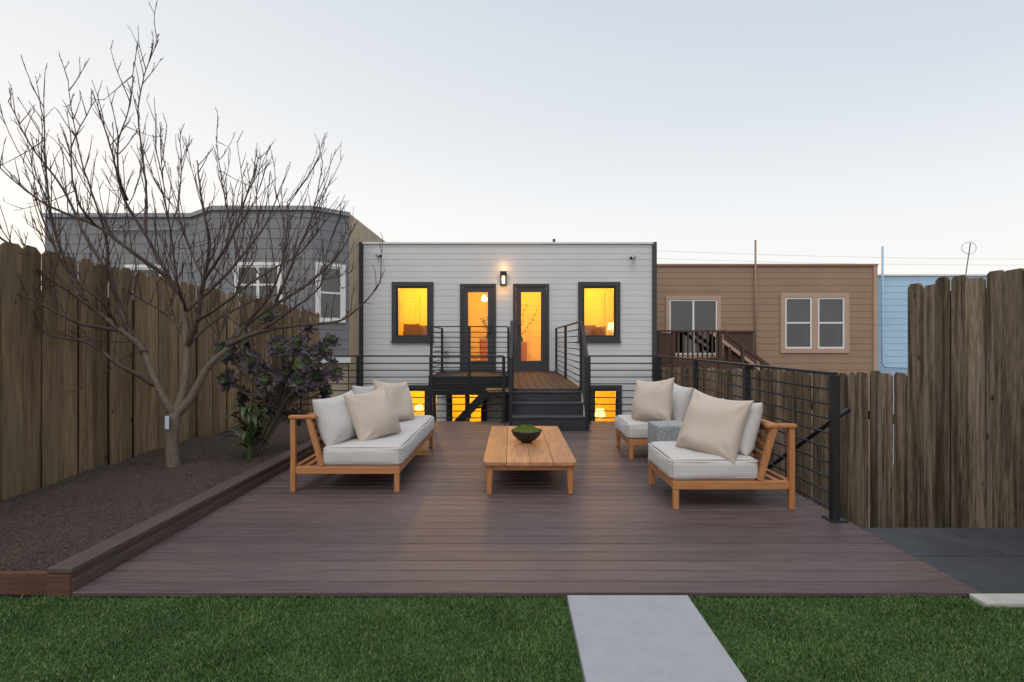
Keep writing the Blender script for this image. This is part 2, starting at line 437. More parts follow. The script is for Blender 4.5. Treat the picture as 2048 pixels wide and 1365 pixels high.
railing('black bar railing around the side platform in front of the left glass door',[(-1.8,11.74,L,Lr),(-.95,11.74,L,Lr),(-.08,11.74,L,Lr),(-1.8,13.55,L,Lr)],
    [((-1.8,11.74),(-.08,11.74),L,Lr,L,Lr),((-1.8,11.74),(-1.8,13.55),L,Lr,L,Lr)])
# stone steps
t=thing('stone_steps','black stone steps rising from the deck to the walkway','steps',(.57,8.3,0))
for (ya,yb,z0,z1) in ((8.06,8.575,0.001,.225),(8.3,8.577,.228,.41),(8.52,8.578,.413,.572)):
    MB().box(.012,1.125,ya,yb,z0,z1-.03).build('riser','blackstone',t,bevel=.003)
    mb=MB(); mb.box(.0,.565,ya-.02,yb,z1-.029,z1); mb.box(.57,1.135,ya-.02,yb,z1-.029,z1); mb.build('tread','slate',t,bevel=.004)
# lower stair
t=thing('lower_staircase','dark staircase going down below the side platform','staircase',(-.9,10.3,-2.4))
for yy in (9.75,10.5):
    MB().bar((-.45,yy,.44),(-3.1,yy,-2.35),.04,.13).build('stringer','metal',t)
for k in range(10):
    x=-.68-k*.24; z=.14-k*.25
    MB().box(x-.11,x+.11,9.78,10.47,z-.015,z+.015).build('tread','metal',t)
MB().box(-.5,-.05,9.72,10.53,.40,.44).build('landing_board','metal',t)

# ------------------------------------------------------------ white house
t=thing('white_house','white clapboard house with black trimmed lit windows and two glass doors','house',(0,YF,-2.4))
xl,xr=X(727,YF),X(1304,YF); zt=Zh(488,YF)
def R4(a,b,c,d,Y=YF): return (X(a,Y),X(b,Y),Zh(d,Y),Zh(c,Y))
wins=[R4(784,867,564,683),R4(1156,1240,564,683)]
doors=[(*R4(920,992,568,738)[:2],L+.005,Zh(568,YF)),(*R4(1026,1098,568,738)[:2],L+.005,Zh(568,YF))]
lows=[R4(795,861,770,880),R4(893,974,772,900),R4(1178,1243,770,880)]
holes=[(a+.02,b-.02,c+.02,d-.02) for (a,b,c,d) in wins+doors+lows]
T=Matrix.Translation((0,YF,0))
mb=MB(T); siding(mb,xl,xr,-2.5,zt,.158,.006,holes)
mb.build('wall','white',t)
mb=MB(); 
mb.quad((xl,YF,-2.5),(xl,24,-2.5),(xl,24,zt),(xl,YF,zt)); mb.quad((xr,YF,-2.5),(xr,24,-2.5),(xr,24,zt),(xr,YF,zt)); mb.quad((xl,24,-2.5),(xr,24,-2.5),(xr,24,zt),(xl,24,zt))
mb.build('side_wall','white',t)
rf=MB().box(xl,xr+.05,YF+.01,24.1,zt-.04,zt-.01).build('roof','roof',t)
MB().box(xl-.02,xr+.03,YF-.05,YF+.05,zt-.005,zt+.045).build('roof_trim','whitetrim',t,bevel=.005)
MB().box(xr+.0,xr+.115,YF-.045,YF+.09,-2.5,zt+.05).build('corner_trim','charcoal',t)
MB().box(xl-.10,xl-.0,YF-.03,YF+.09,-2.5,zt+.05).build('corner_trim','charcoal',t)
def hwin(rc,parent,w=.12,bottom=None,name='window'):
    a,b,c,d=rc
    mb=MB(T); frame(mb,a,b,c,d,w,-.055,.03); fr=mb.build(name,'charcoal',parent,bevel=.004)
    mb=MB(T); frame(mb,a+w,b-w,c+w,d-w,.045,-.028,.02); mb.build('sash','metal',fr,bevel=.002)
    mb=MB(T); mb.box(a+w+.04,b-w-.04,-.004,.002,c+w+.04,d-w-.04); mb.build('pane','glass',fr)
    return fr
for rc in wins:
    fr=hwin(rc,t)
    a,b,c,d=rc
    MB(T).box(a-.02,b+.02,-.075,-.03,c-.03,c+.01).build('sill','charcoal',fr)
for rc in lows: hwin(rc,t,.11)
for i,(a,b,c,d) in enumerate(doors):
    mb=MB(T); w=.075; mb.box(a,b,-.05,.03,d-w,d); mb.box(a,a+w,-.05,.03,c,d-w); mb.box(b-w,b,-.05,.03,c,d-w)
    dr=mb.build('door','charcoal',t,bevel=.004)
    mb=MB(T); w2=.135; A,B,Dd=a+w+.003,b-w-.003,d-w-.003
    mb.box(A,B,-.03,.02,Dd-w2,Dd); mb.box(A,B,-.03,.02,c,c+.26); mb.box(A,A+w2,-.03,.02,c+.26,Dd-w2); mb.box(B-w2,B,-.03,.02,c+.26,Dd-w2)
    mb.build('leaf_frame','charcoal',dr,bevel=.004)
    MB(T).box(A+w2-.01,B-w2+.01,-.006,.0,c+.25,Dd-w2+.01).build('pane','glass',dr)
    hx=(B-.065) if i==0 else (A+.065)
    MB(T).tube([(hx,-.03,c+.98),(hx,-.075,c+.98),(hx+(-.1 if i==0 else .1),-.075,c+.98)],.014,8).build('handle','metal',dr,smooth=True)
    MB(T).box(hx-.03,hx+.03,-.05,-.03,c+1.07,c+1.2).build('lock','metal',dr,bevel=.004)
    MB(T).box(a-.01,b+.01,-.09,-.02,c-.0,c+.03).build('threshold','charcoal',dr)
MB(T).box(X(889,YF),X(897,YF),-.06,-.02,Zh(712,YF),Zh(700,YF)).build('outlet','plastic',t,bevel=.003)
# interior
def room(x0,x1,y0,y1,z0,z1):
    mb=MB()
    mb.quad((x0,y1,z0),(x1,y1,z0),(x1,y1,z1),(x0,y1,z1)); mb.quad((x0,y0,z0),(x0,y1,z0),(x0,y1,z1),(x0,y0,z1)); mb.quad((x1,y0,z0),(x1,y1,z0),(x1,y1,z1),(x1,y0,z1))
    mb.quad((x0,y0,z1),(x1,y0,z1),(x1,y1,z1),(x0,y1,z1)); mb.quad((x0,y0,z0),(x1,y0,z0),(x1,y1,z0),(x0,y1,z0))
    mb.build('room','int',t)
y0=YF+.06
room(xl+.05,-1.56,y0,17,L-.02,3.5); room(-1.55,-.22,y0,17.6,L-.02,3.5); room(-.21,1.2,y0,16.6,L-.02,3.5); room(1.21,xr-.05,y0,17,L-.02,3.5)
room(xl+.05,-1.9,y0,16.5,-2.45,.3); room(-1.89,.2,y0,16.5,-2.45,.3); room(.21,xr-.05,y0,16.5,-2.45,.3)
def panels(xs,hw,yb,zb,zt_):
    mb=MB()
    for x in xs:
        mb.box(x-hw,x+hw,yb-.05,yb-.01,zb,zt_)
        for (p,q) in ((.1,.46),(.52,.94)):
            frame(mb,x-hw+.08,x+hw-.08,zb+(zt_-zb)*p,zb+(zt_-zb)*q,.03,yb-.075,yb-.05)
        mb.tube([(x+hw-.05,yb-.06,zb+1),(x+hw-.05,yb-.11,zb+1)],.02,8)
    mb.build('closet_door','int',t,bevel=.008)
panels((-3.3,-2.64,-1.98),.30,17,L,2.95); panels((1.95,2.65,3.35),.32,17,L,2.95)
MB().box(-.12,.06,16.3,16.55,L,2.7).build('closet_door','int',t,bevel=.006)
panels((.81,),.29,16.6,L,2.65); panels((-1.2,),.3,17.6,L,2.65)
def plight(loc,e,col=(1,.43,.012),r=.12,name='room_light'):
    l=bpy.data.lights.new(name,'POINT'); l.energy=e; l.color=col; l.shadow_soft_size=r
    o=bpy.data.objects.new(name,l); C.objects.link(o); o.location=loc; return o
for p,e in (((-2.7,15.6,3.0),108),((-.9,15.2,2.95),98),((.5,14.8,2.95),98),((2.4,15.6,3.0),108),((-2.7,14.9,-.1),105),((-.8,14.9,-.1),100),((2,14.9,-.1),105)): plight(p,e)
def pillow_mb(w,h,th,mtx,seed=0,n=18,pinch=.07,wr=.012,T=None):
    mb=MB(mtx); vs=[];fs=[]
    for s in (1,-1):
        o=len(vs)
        for j in range(n+1):
            for i in range(n+1):
                u=math.sin((-1+2*i/n)*math.pi/2); v=math.sin((-1+2*j/n)*math.pi/2)
                k=max(0,(1-abs(u)**2.4))*max(0,(1-abs(v)**2.4))
                x=s*th/2*(k**.46)*(1-.14*v)
                yy=w/2*u*(1-pinch*(1-v*v)*abs(u)**1.5)*(1+.03*(1-v)*(1-abs(v))); zz=h/2*v*(1-pinch*(1-u*u)*abs(v)**1.5*(1.7 if v>0 else .5))
                nz=noise.noise((u*1.3+seed*3.1,v*1.3,s*1.7+seed))*wr*1.6
                # soft creases radiating from each corner, strongest near it
                du,dv=1-abs(u),1-abs(v); rc=math.hypot(du,dv); ang=math.atan2(dv,du+1e-4)
                cr=math.sin(ang*8+seed+(1 if u>0 else 0)*2+(1 if v>0 else 0)*3)*wr*.55*math.exp(-((rc-.35)/.28)**2)
                vs.append((x+(nz+cr)*min(1,k*3),yy,zz-.03*h*(1-v)*(k)))
        for j in range(n):
            for i in range(n):
                a=o+j*(n+1)+i; q=(a,a+1,a+n+2,a+n+1); fs.append(q if s>0 else q[::-1])
    mb.add(vs,fs)
    return mb
def pmat(c,yaw,tilt,roll=0): return Matrix.Translation(c)@Matrix.Rotation(R(yaw),4,'Z')@Matrix.Rotation(R(-tilt),4,'Y')@Matrix.Rotation(R(roll),4,'X')
def merge(o,d=.0015):
    bm=bmesh.new(); bm.from_mesh(o.data); bmesh.ops.remove_doubles(bm,verts=bm.verts,dist=d); bm.to_mesh(o.data); bm.free()
    o.data.polygons.foreach_set('use_smooth',[True]*len(o.data.polygons)); return o
def ipillow(x,y,z,w,lab,m='bedpillow'):
    o=merge(pillow_mb(w,w*.85,.18,pmat((x,y,z),-90,15),x).build('pillow',m)); tag(o,lab,'pillow')
ipillow(-2.78,14.5,1.68,.45,'orange-brown pillow on the left inside the left lit window')
ipillow(-2.42,14.55,1.66,.42,'orange-brown pillow on the right inside the left lit window')
ipillow(2.12,14.6,1.66,.42,'brown pillow on the left inside the right lit window')
ipillow(2.42,14.55,1.64,.38,'brown pillow beside the lamp inside the right lit window')
def bed(x0,x1,lab):
    b=thing('bed',lab,'bed',((x0+x1)/2,15,L))
    MB().box(x0,x1,14.3,16.2,L+.25,1.48).build('mattress','curtain',b,bevel=.05)
    MB().box(x0+.02,x1-.02,14.32,16.18,L,L+.24).build('bed_base','intwood',b)
bed(-3.5,-2.0,'bed seen through the left lit window'); bed(1.5,2.6,'bed seen through the right lit window')
def tlamp(x,y,z,lab,s=1):
    l=thing('table_lamp',lab,'lamp',(x,y,z))
    MB().lathe((x,y,z),[(0,0),(.07*s,0),(.075*s,.015),(.03*s,.05),(.05*s,.14*s),(.02*s,.24*s),(.01,.3*s)],16).build('base','whitetrim',l,smooth=True)
    MB().lathe((x,y,z+.24*s),[(.15*s,0),(.11*s,.2*s)],20).build('lamp_shade','shade',l,smooth=True)
def table(x0,x1,y0,y1,z0,z1,lab,nm='dresser'):
    d=thing(nm,lab,nm,((x0+x1)/2,(y0+y1)/2,z0))
    MB().box(x0,x1,y0,y1,z0+.05,z1).build('body','intwood',d,bevel=.008)
    n=3
    for k in range(n):
        a=z0+.08+(z1-z0-.1)*k/n; b_=a+(z1-z0-.1)/n-.02
        MB().box(x0+.02,x1-.02,y0-.015,y0-.001,a,b_).build('drawer','intwood',d,bevel=.004)
table(2.62,3.1,14.25,14.7,L,1.45,'bedside cabinet under the lamp inside the right lit window')
tlamp(2.78,14.5,1.451,'glowing table lamp inside the right lit window')
table(-1.0,-.5,16.4,16.9,L,1.45,'wooden dresser behind the left glass door')
table(.1,.45,15.9,16.3,L,1.35,'small wooden dresser behind the right glass door')
def branchvase(x,y,z,lab,h=.5,seed=1):
    v=thing('vase',lab,'vase',(x,y,z)); rr=random.Random(seed)
    MB().lathe((x,y,z),[(0,0),(.05,0),(.08,.08),(.03,.17),(.035,.2)],16).build('pot','bowl',v,smooth=True)
    mb=MB(); lf=MB()
    for k in range(6):
        p=Vector((x,y,z+.18)); pts=[p.copy()]; d=Vector((rr.uniform(-.6,.6),rr.uniform(-.3,.3),1)).normalized()
        for i in range(6):
            d=(d+Vector((rr.uniform(-.3,.3),0,rr.uniform(-.1,.1)))).normalized(); p=p+d*h/6; pts.append(p.copy())
            for q in range(3):
                e=Vector((rr.uniform(-1,1),rr.uniform(-.3,.3),rr.uniform(-.3,1))).normalized()*.06; s=e.cross(Vector((0,1,0))).normalized()*.016
                lf.quad(p,p+e*.5+s,p+e,p+e*.5-s)
        mb.tube(pts,.005,4)
    mb.build('stem','twig',v); lf.build('leaves','greenleaf',v)
branchvase(.27,16.05,1.351,'vase of leafy branches behind the right glass door',.95,3)
branchvase(-.74,16.6,1.451,'small vase of leaves on the dresser behind the left glass door',.5,4)
pl=thing('pendant_lamp','glowing pendant lamp behind the left glass door','lamp',(-.82,15.6,3.3))
MB().tube([(-.82,15.6,3.48),(-.82,15.6,2.75)],.008,6).build('cord','metal',pl)
MB().lathe((-.82,15.6,2.55),[(.0,.0),(.07,.02),(.09,.09),(.04,.18),(.0,.2)],16).build('lamp_shade','bulb',pl,smooth=True)
tlamp(X(1200,14.6),14.6,-.95,'glowing table lamp inside the lower right lit window',1.0)
tlamp(X(838,14.6),14.6,-.72,'glowing table lamp inside the lower left lit window',.8)
table(1.9,2.9,14.4,14.9,-2.45,-.95,'cabinet inside the lower right lit window','cabinet')
table(-3.1,-2.0,14.4,14.9,-2.45,-.72,'cabinet inside the lower left lit window','cabinet')
# wall lamp
sx=X(1007,YF); sz=Zh(573,YF)
s_=thing('wall_lamp','black box wall lamp glowing between the two glass doors','wall lamp',(sx,YF-.03,sz))
MB().box(sx-.06,sx+.06,YF-.045,YF-.022,sz,sz+.38).build('back_plate','metal',s_)
mb=MB(); mb.box(sx-.085,sx+.085,YF-.2,YF-.046,sz+.345,sz+.375); mb.box(sx-.085,sx+.085,YF-.2,YF-.046,sz,sz+.015)
for a in (-.085,.07):
    for bq in (-.2,-.061): mb.box(sx+a,sx+a+.015,YF+bq,YF+bq+.015,sz+.015,sz+.345)
mb.box(sx-.07,sx+.07,YF-.2,YF-.19,sz+.25,sz+.345)
mb.build('cage','metal',s_)
MB().lathe((sx,YF-.125,sz+.06),[(0,0),(.03,.01),(.035,.1),(.03,.2),(0,.22)],12).build('bulb','bulb',s_,smooth=True)
plight((sx,YF-.2,sz-.1),2.2,(1,.5,.14),.05,'wall_lamp_light'); plight((sx,YF-.17,sz+.5),2.0,(1,.5,.14),.05,'wall_lamp_light')
def seccam(px,py,lab,d):
    c=P(px,py,YF); k=thing('security_camera',lab,'camera',(c.x,YF-.03,c.z))
    MB().tube([(c.x,YF-.02,c.z),(c.x,YF-.07,c.z)],.045,14).build('mount','plastic',k,smooth=True)
    MB().tube([(c.x-d*.02,YF-.09,c.z-.02),(c.x+d*.1,YF-.22,c.z-.06)],[.04,.045],14).build('body','plastic',k,smooth=True)
    MB().tube([(c.x+d*.1,YF-.22,c.z-.06),(c.x+d*.108,YF-.23,c.z-.063)],.035,14).build('lens','metal',k)
seccam(757,510,'small security camera high on the left of the white wall',1)
seccam(1266,514,'small security camera high on the right of the white wall',-1)
v=MB().tube([(X(1108,15),15,zt-.03),(X(1108,15),15,Zh(478,15))],.04,10).build('roof_vent','metal',smooth=True); tag(v,'tiny dark vent pipe on the white house roof','vent')

# ------------------------------------------------------------ generic neighbour window
def nwin(parent,T,x0,x1,z0,z1,tw,trim,sashmat,mull='h',curtain=True,name='window',cz=0,gl='darkglass'):
    mb=MB(T); frame(mb,x0,x1,z0,z1,tw,-.05,.02); fr=mb.build(name,trim,parent,bevel=.004)
    a,b,c,d=x0+tw,x1-tw,z0+tw,z1-tw
    mb=MB(T); frame(mb,a,b,c,d,.045,-.03,.03)
    if 'h' in mull: mb.box(a+.045,b-.045,-.03,.02,(c+d)/2-.02,(c+d)/2+.025)
    if 'v' in mull: mb.box((a+b)/2-.03,(a+b)/2+.03,-.034,.028,c+.045,d-.045)
    mb.build('sash',sashmat,fr,bevel=.002)
    MB(T).box(a+.04,b-.04,-.0,.005,c+.04,d-.04).build('pane',gl,fr)
    if curtain:
        mb=MB(T); n=60; c=c+cz
        for (p,q) in ((a+.03,a+(b-a)*.4),(b-(b-a)*.36,b-.03)):
            pts=[(p+(q-p)*i/n, .16+.03*math.sin(i*1.1)+.015*math.sin(i*2.3)) for i in range(n+1)]
            for (u,v_) in zip(pts,pts[1:]): mb.quad((u[0],u[1],c),(v_[0],v_[1],c),(v_[0],v_[1],d),(u[0],u[1],d))
        mb.build('curtain','curtain',fr)
    return fr
# ------------------------------------------------------------ grey house
t=thing('grey_house','grey house with flat roof and projecting bay behind the bare tree','house',(-7.5,13,-2.4))
gz=4.52; zc=.95
pts=[(-11.5,12.95),(-7.87,12.95),(-6.96,12.25),(-4.64,12.25),(-3.99,12.85)]
hl={0:[(X(250,12.95)+11.5,X(330,12.95)+11.5,1.9,Zh(530,12.95))],2:[(X(468,12.25)+6.96,X(566,12.25)+6.96,Zh(615,12.25),Zh(525,12.25))]}
w_=math.hypot(.65,.6)
hl[3]=[(.06,w_-.1,Zh(645,12.5),Zh(527,12.5))]
wm=MB(); lo=MB(); cap=MB()
for i,(a,b) in enumerate(zip(pts,pts[1:])):
    T=wallT(a,b); ln=math.hypot(b[0]-a[0],b[1]-a[1])
    wm.T=T; siding(wm,0,ln,zc,gz-.1,.235,.009,[(h[0]+.02,h[1]-.02,h[2]+.02,h[3]-.02) for h in hl.get(i,[])])
    lo.T=T; lo.box(0,ln,.03,.08,-2.5,zc); cap.T=T; cap.box(-.02,ln+.02,-.06,.06,gz-.1,gz)
    for h in hl.get(i,[]): nwin(t,T,*h,.075,'whitetrim','whitetrim','hv' if i==2 else 'h',i!=3,gl='deepglass')
wm.build('wall','gray',t); lo.build('lower_wall','beige',t); cap.build('roof_trim','graytrim',t)
mb=MB(); mb.box(-3.985,-3.975,12.86,24,-2.5,gz-.02); mb.build('side_wall','beige',t)
mb=MB(); mb.add([(-11.5,12.96,gz-.05),(-7.87,12.96,gz-.05),(-6.96,12.3,gz-.05),(-4.64,12.3,gz-.05),(-3.99,12.9,gz-.05),(-3.99,24,gz-.05),(-11.5,24,gz-.05)],[tuple(range(7))])
mb.build('roof','roof',t)
mb=MB(); mb.quad((-11.5,12.96,-2.5),(-11.5,24,-2.5),(-11.5,24,gz-.05),(-11.5,12.96,gz-.05)); mb.quad((-11.5,24,-2.5),(-3.99,24,-2.5),(-3.99,24,gz-.05),(-11.5,24,gz-.05)); mb.build('rear_wall','gray',t)
MB(wallT(pts[3],pts[4])).box(-.02,w_+.02,-.07,.03,zc-.1,zc+.03).build('base_trim','whitetrim',t)
MB(wallT(pts[2],pts[3])).box(-.02,2.34,-.07,.03,zc-.1,zc+.03).build('base_trim','whitetrim',t)
MB().tube([(-9.9,12.9,4.1),(-8.2,12.9,4.12),(-7.95,12.9,4.3)],.018,8).build('conduit','graytrim',t)

# ------------------------------------------------------------ brown house
YB=16.2; t=thing('brown_house','tan brown clapboard house with a sliding door and twin windows','house',(7.5,YB,-2.4))
bx0,bx1=3.9,X(1752,YB); bz=Zh(532,YB)
sd=R4(1331,1441,592,716,YB); tw=R4(1560,1697,586,706,YB)
T=Matrix.Translation((0,YB,0))
mb=MB(T); siding(mb,bx0,bx1,-2.5,bz,.2,.009,[(h[0]+.05,h[1]-.05,h[2]+.05,h[3]-.05) for h in (sd,tw)]); mb.build('wall','brown',t)
mb=MB(); mb.quad((bx1,YB,-2.5),(bx1,26,-2.5),(bx1,26,bz),(bx1,YB,bz)); mb.quad((bx0,YB,-2.5),(bx0,26,-2.5),(bx0,26,bz),(bx0,YB,bz)); mb.quad((bx0,26,-2.5),(bx1,26,-2.5),(bx1,26,bz),(bx0,26,bz)); mb.build('side_wall','brown',t)
MB().box(bx0,bx1,YB+.01,26,bz-.04,bz-.01).build('roof','roof',t)
MB().box(bx0,bx1+.03,YB-.06,YB+.05,bz+.0,bz+.06).build('roof_trim','brown',t)
MB().box(bx1-.1,bx1+.02,YB-.045,YB+.05,-2.5,bz-.002).build('corner_trim','browntrim',t)
fr=nwin(t,T,*sd,.11,'browntrim','whitetrim','v',False,'sliding_door',gl='deepglass')
a,b,c,d=tw
mb=MB(T); frame(mb,a,b,c,d,.14,-.05,.02); mb.box((a+b)/2-.09,(a+b)/2+.09,-.05,.02,c+.14,d-.14); f2=mb.build('window','browntrim',t,bevel=.004)
for (p,q) in ((a+.14,(a+b)/2-.09),((a+b)/2+.09,b-.14)):
    mb=MB(T); frame(mb,p,q,c+.14,d-.14,.05,-.03,.03); mb.box(p+.05,q-.05,-.03,.02,(c+d)/2-.02,(c+d)/2+.03); mb.build('sash','whitetrim',f2)
    MB(T).box(p+.04,q-.04,0,.005,c+.18,d-.18).build('pane','deepglass',f2)
    mb=MB(T); n=40
    ps=[(p+.05+(q-p-.1)*i/n,.06+.02*math.sin(i*1.25)) for i in range(n+1)]
    for u,v_ in zip(ps,ps[1:]): mb.quad((u[0],u[1],(c+d)/2),(v_[0],v_[1],(c+d)/2),(v_[0],v_[1],d-.14),(u[0],u[1],d-.14))
    for (g0,g1) in ((.02,.2),(.82,.98)):
        ps=[(p+(q-p)*(g0+(g1-g0)*i/20),.12+.02*math.sin(i*1.7)) for i in range(21)]
        for u,v_ in zip(ps,ps[1:]): mb.quad((u[0],u[1],c+.14),(v_[0],v_[1],c+.14),(v_[0],v_[1],(c+d)/2),(u[0],u[1],(c+d)/2))
    mb.build('curtain','curtain',f2)
# its deck
dk=thing('wooden_balcony','dark brown wooden balcony with stairs on the tan house','balcony',(5,15.4,-2.4))
yb0=14.6; bx=[X(1318,yb0),X(1449,yb0)]; zd=.80
MB().box(bx[0]-.05,bx[1],yb0,YB-.05,zd-.18,zd).build('floor_boards','darkwood',dk)
zr=Zh(664,yb0)
for x in (bx[0],X(1347,yb0),X(1440,yb0)): MB().box(x-.045,x+.045,yb0-.045,yb0+.045,-2.5,zr).build('post','darkwood',dk)
MB().box(bx[0]-.08,bx[1]+.04,yb0-.06,yb0+.06,zr,zr+.05).build('top_rail','darkwood',dk)
MB().box(bx[0]+.05,X(1347,yb0)-.05,yb0-.015,yb0+.015,zd,zr-.03).build('side_panel','darkwood',dk)
x=X(1347,yb0)+.13
while x<X(1440,yb0)-.06:
    MB().box(x-.02,x+.02,yb0-.02,yb0+.02,zd+.05,zr-.005).build('baluster','darkwood',dk); x+=.135
MB().box(X(1449,yb0+1),X(1506,yb0+1),yb0+.98,yb0+1.02,.2,zr).build('side_panel','darkwood',dk)
MB().box(X(1445,yb0+1),X(1510,yb0+1),yb0+.94,yb0+1.06,zr,zr+.05).build('top_rail','darkwood',dk)
MB().box(bx[0],X(1500,yb0+.2),yb0+.1,yb0+.14,.1,.55).build('lower_panel','darkwood',dk)
for yy in (yb0,yb0+.9):
    MB().bar((bx[1]-.1,yy,zd-.0),(bx[1]+2.4,yy,-1.1),.05,.24).build('stringer','darkwood',dk)
    MB().bar((bx[1]-.05,yy,zr+.02),(bx[1]+2.4,yy,zr-1.85),.08,.09).build('handrail','browntrim' if yy>yb0 else 'darkwood',dk)
    for (o_,dz) in ((.5,.46),(1.05,.9)): MB().box(bx[1]+o_-.04,bx[1]+o_+.04,yy-.045,yy+.045,-2.5,zr-dz+.03).build('post','darkwood',dk)
for k in range(8):
    MB().box(bx[1]+k*.25,bx[1]+k*.25+.27,yb0+.03,yb0+.87,zd-.17-k*.2,zd-.13-k*.2).build('tread','darkwood',dk)
p=MB(); p.tube([P(1511,745,16.1),P(1511,480,16.1)],.03,8); tag(p.build('vent_pipe','brown',smooth=True),'tall brown pipe running up past the roof of the tan house','pipe')
# ------------------------------------------------------------ blue house
YL=16.5; t=thing('blue_house','pale sky blue clapboard house at the right behind the fence','house',(14,YL,-2.4))
lx0=bx1+.08; lx1=lx0+7.5; lz=Zh(552,YL)
hb=(X(1826,YL),X(1826,YL)+1.1,Zh(720,YL),Zh(600,YL))
T=Matrix.Translation((0,YL,0))
mb=MB(T); siding(mb,lx0,lx1,-2.5,lz,.2,.009,[(hb[0]+.05,hb[1]-.05,hb[2]+.05,hb[3]-.05)]); mb.build('wall','blue',t)
mb=MB(); mb.quad((lx1,YL,-2.5),(lx1,26,-2.5),(lx1,26,lz),(lx1,YL,lz)); mb.quad((lx0,YL,-2.5),(lx0,26,-2.5),(lx0,26,lz),(lx0,YL,lz)); mb.quad((lx0,26,-2.5),(lx1,26,-2.5),(lx1,26,lz),(lx0,26,lz)); mb.build('side_wall','blue',t)
MB().box(lx0,lx1,YL+.01,26,lz-.05,lz-.02).build('roof','roof',t)
MB().box(lx0-.02,lx1,YL-.05,YL+.05,lz,lz+.05).build('roof_trim','whitetrim',t)
nwin(t,T,*hb,.1,'bluetrim','whitetrim','h',True)
p=MB(); p.tube([P(1765,493,16.35),P(1765,728,16.35),P(1770,734,16.35),P(1826,736,16.35)],.03,8); tag(p.build('drain_pipe','bluetrim',smooth=True),'pale blue pipe rising past the roof of the blue house','pipe')
an=thing('antenna','thin roof antenna with a wire ring on the blue house','antenna',tuple(P(1932,548,18)))
MB().tube([P(1931,552,18),P(1941,486,18)],.016,6).build('mast','twig',an)
c=P(1938,496,18); MB().tube([(c.x+.25*math.cos(a*math.pi/10),18,c.z+.2*math.sin(a*math.pi/10)) for a in range(21)],.009,5).build('ring','graytrim',an)
for k,(ya,yb_,lab) in enumerate(((497,519,'upper overhead wire crossing the sky above the tan house'),(513,530,'lower overhead wire just above the tan roof'))):
    pts=[P(1200+i*60,ya+(yb_-ya)*i/17+6*math.sin(i/17*math.pi),42) for i in range(18)]
    tag(MB().tube(pts,.010,4).build('overhead_wire','graytrim'),lab,'wire')

# ------------------------------------------------------------ furniture
def rbox(mb,x0,x1,y0,y1,z0,z1,r,bul=.02,n=8,seed=0,wr=.004):
    c=Vector(((x0+x1)/2,(y0+y1)/2,(z0+z1)/2)); h=Vector(((x1-x0)/2,(y1-y0)/2,(z1-z0)/2))
    def ax(hh):
        e=[-hh,-hh+r*.12,-hh+r*.35,-hh+r*.65,-hh+r]; m=[(-hh+r)+(2*hh-2*r)*i/n for i in range(1,n)]
        return e+m+[-q for q in e[::-1]]
    A=[ax(h[i]) for i in range(3)]
    for a in range(3):
        u,v=(a+1)%3,(a+2)%3
        for s in (-1,1):
            vs=[];nu,nv=len(A[u]),len(A[v])
            for q in A[v]:
                for p_ in A[u]:
                    p=[0,0,0]; p[a]=s*h[a]; p[u]=p_; p[v]=q; p=Vector(p)
                    inn=Vector([max(-(h[i]-r),min(h[i]-r,p[i])) for i in range(3)])
                    d=p-inn
                    p=inn+d.normalized()*r
                    k=1
                    for i in range(3):
                        if i!=a: k*=1-(p[i]/h[i])**2 if abs(p[i])<h[i] else 0
                    bb=bul if a==2 else bul*.5
                    p[a]+=s*bb*k**.6
                    nn=noise.noise((p.x*5+seed,p.y*5,p.z*5))*wr*2+noise.noise((p.x*15+seed,p.y*15,p.z*15))*wr*.5
                    p+=p.normalized()*nn
                    vs.append(c+p)
            fs=[]
            for j in range(nv-1):
                for i in range(nu-1):
                    w=j*nu+i; q=(w,w+1,w+nu+1,w+nu); fs.append(q if s>0 else q[::-1])
            mb.add(vs,fs)
    return mb
